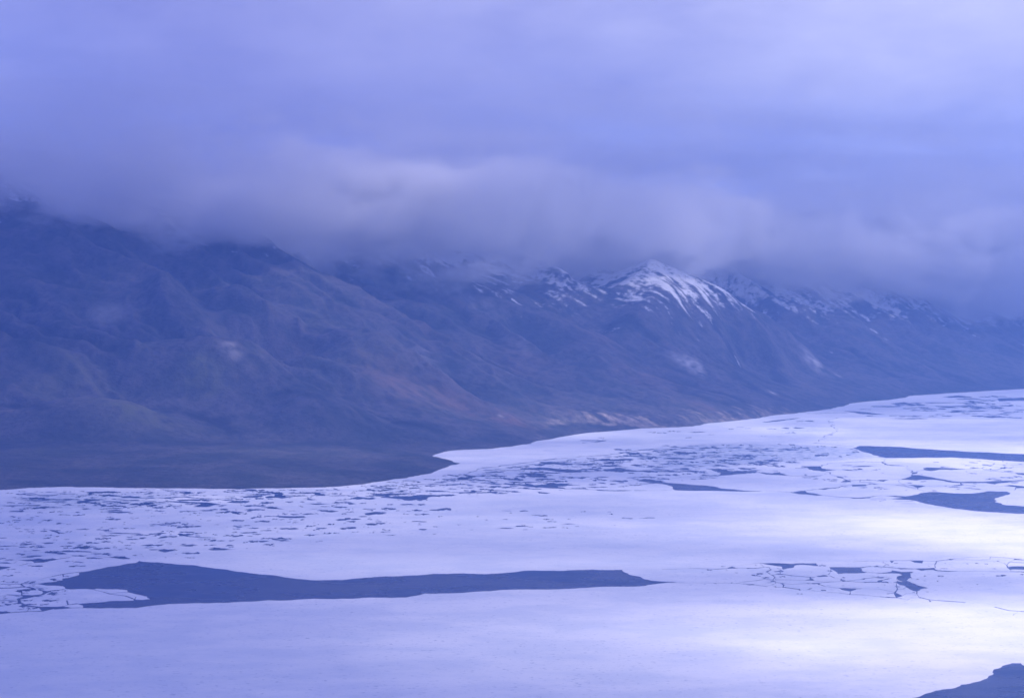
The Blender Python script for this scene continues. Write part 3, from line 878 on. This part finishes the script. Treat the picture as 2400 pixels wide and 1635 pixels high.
over = t.mix(1.0, over, t.n('ShaderNodeCombineColor', i_0=t.math('ADD', lum, 1.0), i_1=t.math('ADD', lum, 1.0), i_2=t.math('ADD', t.math('MULTIPLY', lum, .6), 1.0)).outputs[0], 'MULTIPLY')
skyc = t.mix(1.0, sky.outputs[0], (.62, .62, 1.0), 'MULTIPLY')
col = t.mix(.9, skyc, over)
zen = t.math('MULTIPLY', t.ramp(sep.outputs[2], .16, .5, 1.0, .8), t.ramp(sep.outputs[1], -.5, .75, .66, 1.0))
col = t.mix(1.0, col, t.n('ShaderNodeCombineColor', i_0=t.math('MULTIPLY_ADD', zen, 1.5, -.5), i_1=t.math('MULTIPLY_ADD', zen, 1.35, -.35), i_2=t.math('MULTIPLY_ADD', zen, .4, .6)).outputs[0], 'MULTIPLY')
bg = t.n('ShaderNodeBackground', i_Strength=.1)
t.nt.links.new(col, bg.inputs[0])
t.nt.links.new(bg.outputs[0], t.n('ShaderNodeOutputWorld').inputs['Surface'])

VOLUMES = True
if VOLUMES:
    # ------------------------------------------------ unseen cloud deck added to shade the sun --
    DZ = 5000.0
    shx, shy = to_sun.x / to_sun.z * DZ, to_sun.y / to_sun.z * DZ
    gx = np.arange(-6500, 9500, 130.0); gy = np.arange(1500, 25000, 180.0)
    GX, GY = np.meshgrid(gx, gy, indexing='ij')

    def lit_fn(x, y):
        base = (.31 * sstep(-1500, 300, x + .55 * (np.minimum(y, 9500) - 5500)) + .28 * sstep(200, 1900, x - .1 * (y - 6000))) * sstep(19000, 9000, y)
        w = fbm(N2, x / 2300 + 5, y / 900, 3)
        base = base * (1 + 1.1 * w)

        land = sdist(np.stack([x.ravel(), y.ravel()], 1), SH).reshape(x.shape)
        base = base + sstep(-200, 500, land) * np.clip(.08 + .45 * fbm(N4, x / 1500, y / 1500, 3), .03, .4) * sstep(21000, 15000, y)

        def streakf(pa, pb, wid, s):
            a = np.array(sea(*pa)); b = np.array(sea(*pb)); ab = b - a
            q = np.clip(((x - a[0]) * ab[0] + (y - a[1]) * ab[1]) / (ab @ ab), -.0, 1.0)
            dd = np.hypot(x - a[0] - q * ab[0], y - a[1] - q * ab[1])
            return s * np.exp(-(dd / wid) ** 2) * (.4 + .6 * q)
        g = base * (1 + .55 * fbm(N6, (x + .25 * y) / 1100, (y - .25 * x) / 330, 4))
        for s_ in (((1740, 1172), (2600, 1290), 330, .55), ((1950, 1240), (2700, 1275), 420, .75), ((1500, 1480), (1900, 1515), 200, .5),
                   ((1850, 1440), (2700, 1480), 320, .42), ((1950, 1500), (2700, 1525), 260, .34), ((1640, 990), (1900, 1012), 330, .5), ((1280, 1008), (1680, 985), 230, .35),
                   ((2060, 1040), (2700, 1062), 420, .5), ((2200, 1085), (2330, 1092), 200, .45), ((1480, 600), (1490, 640), 10, 0)):
            g = g + streakf(*s_)
        def spot(px, py, dist, rad, s, rb=None):
            # sun reaching something up on the slope or in the cloud: follow its ray down to sea level
            a_, b_, c__ = ray(px, py)
            t_ = dist / b_
            zz = max(0, CAM_H + c__ * t_)
            x0 = a_ * t_ - zz * to_sun.x / to_sun.z; y0 = dist - zz * to_sun.y / to_sun.z
            return s * np.exp(-((x - x0) / rad) ** 2 - ((y - y0) / (rb or rad)) ** 2)
        g = g + spot(1540, 630, 15400, 620, .18, 800) + spot(930, 425, 13700, 700, .38, 900) + spot(1690, 500, 16900, 1100, .16, 1200)
        g = g + spot(1150, 960, 11700, 600, .14, 800) + spot(1400, 985, 12000, 500, .35, 600) + spot(2050, 660, 18000, 1000, .25, 1300) + spot(2250, 560, 19000, 1700, .13, 2400)
        return np.clip(g, 0, .985)
    trans = np.clip(lit_fn(GX, GY), .03, .985)
    SIG = .002
    TH = -np.log(trans) * math.sin(SUN_EL) / SIG  # deck thickness shaped so sun passes only where lit_fn wants it
    TH = np.maximum(TH, 3)
    e = np.zeros_like(TH); e[0] = e[-1] = 1; e[:, 0] = e[:, -1] = 1
    n = TH.size
    base_z = DZ - .35 * TH
    v = np.concatenate([np.stack([(GX + shx).ravel(), (GY + shy).ravel(), base_z.ravel()], 1),
                        np.stack([(GX + shx).ravel(), (GY + shy).ravel(), (base_z + TH).ravel()], 1)])
    jj = np.arange(n).reshape(GX.shape)
    q = np.stack([jj[:-1, :-1], jj[1:, :-1], jj[1:, 1:], jj[:-1, 1:]], -1).reshape(-1, 4)
    rim = np.concatenate([jj[:, 0], jj[-1, 1:], jj[-2::-1, -1], jj[0, -2:0:-1]])
    rq = np.stack([rim, np.roll(rim, -1), np.roll(rim, -1) + n, rim + n], 1)
    m_deck, t = material('shade_cloud_vapour')
    vol = t.n('ShaderNodeVolumePrincipled'); vol.inputs['Density'].default_value = SIG
    vol.inputs['Color'].default_value = (.86, .88, .93, 1); vol.inputs['Anisotropy'].default_value = .25
    t.nt.links.new(vol.outputs[0], t.n('ShaderNodeOutputMaterial').inputs['Volume'])
    deck = mesh_np('sun_shade_cloud', v, np.concatenate([q[:, ::-1], q + n, rq]), m_deck)
    tag(deck, 'unseen high cloud layer added to shade the sun, thinned for the lit patches', 'cloud', kind='stuff')

    # ------------------------------------------------------- low cloud bank --
    KUS = [4000, 7600, 8000, 8150, 8500, 9100, 9600, 9780, 9950, 10250, 11100, 11600, 12100, 12700, 13500, 14300, 14950, 15400, 16000, 16300, 17000, 17800, 20500, 25000]
    KZB = [1500, 1380, 1330, 1250, 1120, 1090, 1160, 1040, 915, 925, 1070, 1075, 920, 970, 1030, 990, 820, 850, 760, 670, 570, 520, 450, 400]
    cu = np.arange(4500, 24600, 150.0)
    zb = np.interp(cu, KUS, KZB)
    zt = np.interp(cu, [4500, 8000, 11000, 15000, 20000, 25000], [2950, 2850, 2750, 2700, 2700, 2700])
    vc = []
    for u0, z0 in zip(cu, zb):
        vv = np.arange(7000, 14500, 25.0)
        x_ = (u0 * KU[0] + vv * KV[0]) / nrm; y_ = (u0 * KU[1] + vv * KV[1]) / nrm
        k = np.nonzero(height(x_, y_) > z0)[0]
        vc.append(vv[k[0]] if len(k) else np.nan)
    vc = np.array(vc); okk = ~np.isnan(vc); vc = np.interp(cu, cu[okk], vc[okk])
    vsm = np.array([np.percentile(vc[max(0, i - 8):i + 9], 30) for i in range(len(vc))])
    vsm = np.convolve(np.pad(vsm, 12, mode='edge'), np.ones(25) / 25, 'valid')
    sect = [(500, -.22), (150, -.16), (-260, -.04), (-520, .2), (-560, .5), (-300, .8), (300, 1.0), (1400, 1.04), (2600, 1.0), (3200, .6), (2800, .1), (1600, -.15)]
    rings = []
    for i, u0 in enumerate(cu):
        e_ = min(1, (len(cu) - 1 - i) / 4 + .05, i / 4 + .05)
        rg = []
        for k, (dv, f) in enumerate(sect):
            bump = 90 * N1(u0 / 620 + 7 * k, .37 * k) + 60 * N2(u0 / 260 + 3 * k, .7)
            lift = .5 * max(0, vsm[i] + dv - 11250) * np.interp(u0, [8600, 9200], [1, 0]) * (1 if f < .3 else 0)
            zz = lift + zb[i] + f * (zt[i] - zb[i]) + (bump if .2 < f else .35 * bump)
            zm = zb[i] + .45 * (zt[i] - zb[i])
            v0 = vsm[i] - np.interp(u0, [9500, 11400, 12200, 12500, 13400], [380, 220, 520, 520, 220]) + dv - (bump if dv < 500 else 0)
            rg.append(((u0 * KU[0] + v0 * KV[0]) / nrm, (u0 * KU[1] + v0 * KV[1]) / nrm, zm + (zz - zm) * e_))
        rings.append(rg)
    ns = len(sect)
    vv = np.array(rings).reshape(-1, 3)
    jj = np.arange(len(vv)).reshape(len(cu), ns)
    jn = np.roll(jj, -1, 1)
    q = np.stack([jj[:-1], jj[1:], jn[1:], jn[:-1]], -1).reshape(-1, 4)
    m_bank, t = material('low_cloud_vapour')
    geo = t.n('ShaderNodeNewGeometry').outputs['Position']
    rot = t.mapped(geo, (1, 1, 1), (0, 0, -ang))
    sp = t.n('ShaderNodeSeparateXYZ'); t.nt.links.new(rot, sp.inputs[0])
    na = t.noise(t.mapped(rot, (1 / 1150, 1 / 800, 1 / 480)), 1.0, 5, .6)
    ztop = t.math('MULTIPLY_ADD', sp.outputs[0], -.045, 2400.0)
    nb = t.noise(t.mapped(rot, (1 / 520, 1 / 420, 1 / 260)), 1.0, 5, .62)
    nc = t.noise(t.mapped(rot, (1 / 2600, 1 / 1800, 1 / 420)), 1.0, 3, .55)
    fc = t.nt.nodes.new('ShaderNodeFloatCurve')
    cv = fc.mapping.curves[0]
    pts_ = [((a_ - 4000) / 21000, b_ / 2000) for a_, b_ in zip(KUS, KZB)]
    cv.points[0].location = pts_[0]; cv.points[1].location = pts_[-1]
    for p_ in pts_[1:-1]: cv.points.new(*p_)
    for p_ in cv.points: p_.handle_type = 'VECTOR'
    fc.mapping.update()
    t.nt.links.new(t.math('DIVIDE', t.math('SUBTRACT', sp.outputs[0], 4000.0), 21000.0), fc.inputs['Value'])
    zbase = t.math('MULTIPLY', fc.outputs[0], 2000.0)
    west = t.math('MULTIPLY', t.math('MAXIMUM', t.math('SUBTRACT', sp.outputs[1], 11250.0), 0.0), t.ramp(sp.outputs[0], 8600, 9200, .5, 0))
    zbase = t.math('ADD', zbase, west)
    hrel = t.math('DIVIDE', t.math('SUBTRACT', sp.outputs[2], zbase), 260.0)
    mixn = t.math('ADD', t.math('MULTIPLY', t.math('SUBTRACT', na, .5), 4.0), t.math('MULTIPLY', t.math('SUBTRACT', nb, .5), 4.2))
    lowr = t.math('ADD', mixn, hrel)
    topr = t.math('MULTIPLY_ADD', mixn, 1.1, t.math('DIVIDE', t.math('SUBTRACT', ztop, sp.outputs[2]), 330.0))
    core = t.ramp(topr, .0, 2.0)
    thin = t.math('MULTIPLY', t.ramp(nc, .36, .70), t.ramp(sp.outputs[2], 2150, 2750, .16, 0))
    den = t.math('MULTIPLY', t.ramp(lowr, -.15, 1.15), t.math('MAXIMUM', core, thin))
    vol = t.n('ShaderNodeVolumePrincipled', i_Density=t.math('MULTIPLY', den, .0048))
    vol.inputs['Color'].default_value = (.995, .995, 1, 1); vol.inputs['Anisotropy'].default_value = .2
    t.nt.links.new(vol.outputs[0], t.n('ShaderNodeOutputMaterial').inputs['Volume'])
    m_bank.cycles.volume_step_rate = .21
    bank = mesh_np('cloud_bank', vv, q, m_bank)
    bm_ = bpy.data.meshes[bank.data.name]
    bb = bmesh.new(); bb.from_mesh(bank.data); bmesh.ops.holes_fill(bb, edges=bb.edges, sides=20); bmesh.ops.recalc_face_normals(bb, faces=bb.faces)
    bb.to_mesh(bank.data); bb.free()
    tag(bank, 'low grey white cloud bank hiding the mountain tops', 'cloud bank', kind='stuff')

    # ------------------------------------------- separate puffs on the bank --
    m_puff, t = material('drifting_cloud_vapour')
    oc = t.n('ShaderNodeTexCoord').outputs['Object']
    ln = t.n('ShaderNodeVectorMath', operation='LENGTH'); t.nt.links.new(oc, ln.inputs[0])
    geo = t.n('ShaderNodeNewGeometry').outputs['Position']
    nz = t.noise(t.mapped(geo, (1 / 330, 1 / 330, 1 / 170)), 1.0, 5, .62)
    rr_ = t.math('SUBTRACT', t.math('SUBTRACT', 1.0, ln.outputs['Value']), t.math('MULTIPLY', t.math('SUBTRACT', .5, nz), 2.4))
    inf = t.n('ShaderNodeObjectInfo')
    dn = t.math('MULTIPLY', t.math('MULTIPLY', t.ramp(rr_, .05, .95), t.ramp(ln.outputs['Value'], .55, 1.0, 1, 0)), t.math('MULTIPLY', inf.outputs['Alpha'], .01))
    vol = t.n('ShaderNodeVolumePrincipled', i_Density=dn)
    vol.inputs['Color'].default_value = (.998, .996, 1, 1); vol.inputs['Anisotropy'].default_value = .2
    t.nt.links.new(vol.outputs[0], t.n('ShaderNodeOutputMaterial').inputs['Volume'])
    m_puff.cycles.volume_step_rate = .6
    for nm, px, py, dist, wx, wz, dens, lab, grp in (
            ('cloud', 935, 430, 13700, 740, 220, .85, 'bright billow of cloud standing on top of the grey bank left of centre', 'cloud billows on the bank'),
            ('cloud', 1700, 505, 16800, 900, 230, .55, 'broad pale cloud billow above the bank, right of the snowy peak', 'cloud billows on the bank'),
            ('cloud', 2370, 520, 18800, 900, 230, .60, 'rounded pale cloud billow at the right edge above the far slope', 'cloud billows on the bank'),
            ('cloud_wisp', 250, 735, 10900, 210, 120, .10, 'small faint wisp of cloud hanging before the dark left slope', None)):
        bb = bmesh.new()
        bmesh.ops.create_icosphere(bb, subdivisions=4, radius=1.0)
        for v_ in bb.verts:
            q_ = v_.co * 2.1 + Vector((px * .37, py * .11, 0))
            k_ = 1 + .16 * float(N1(q_.x + q_.z, q_.y - q_.z)) + .10 * float(N2(2.3 * q_.x - q_.z, 2.3 * q_.y + q_.z))
            v_.co *= k_
        me = bpy.data.meshes.new(nm); bb.to_mesh(me); bb.free()
        me.materials.append(m_puff)
        o = bpy.data.objects.new(nm, me); COL.objects.link(o)
        a_, b_, c__ = ray(px, py); t_ = dist / b_
        o.location = (a_ * t_, dist, CAM_H + c__ * t_)
        o.scale = (wx, wx * .55, wz); o.rotation_euler = (0, 0, ang)
        o.color = (1, 1, 1, dens)
        tag(o, lab, 'cloud', grp)

    # ------------------------------------------------------------------ haze --
    m_haze, t = material('cold_blue_air')
    vol = t.n('ShaderNodeVolumePrincipled'); vol.inputs['Density'].default_value = HAZE
    vol.inputs['Color'].default_value = (.25, .46, 1, 1); vol.inputs['Anisotropy'].default_value = .0
    t.nt.links.new(vol.outputs[0], t.n('ShaderNodeOutputMaterial').inputs['Volume'])
    a, b, c2, d, z0, z1 = -R - 50, R + 50, -8050, 31050, -3, 3300
    hv = np.array([(a, c2, z0), (b, c2, z0), (b, d, z0), (a, d, z0), (a, c2, z1), (b, c2, z1), (b, d, z1), (a, d, z1)], float)
    hq = np.array([(3, 2, 1, 0), (4, 5, 6, 7), (0, 1, 5, 4), (1, 2, 6, 5), (2, 3, 7, 6), (3, 0, 4, 7)])
    hz = mesh_np('haze', hv, hq, m_haze, smooth=False)
    tag(hz, kind='stuff')

# ------------------------------------------------------------------ render --
sc.view_settings.view_transform = 'Standard'
sc.view_settings.look = 'None'
sc.view_settings.exposure = 0.48
sc.view_settings.gamma = 1.0
sc.cycles.max_bounces = 12
sc.cycles.diffuse_bounces = 3
sc.cycles.glossy_bounces = 3
sc.cycles.volume_bounces = 4
sc.cycles.transparent_max_bounces = 16
sc.cycles.use_denoising = True
sc.cycles.pixel_filter_type = 'BLACKMAN_HARRIS'
sc.cycles.filter_width = 1.6
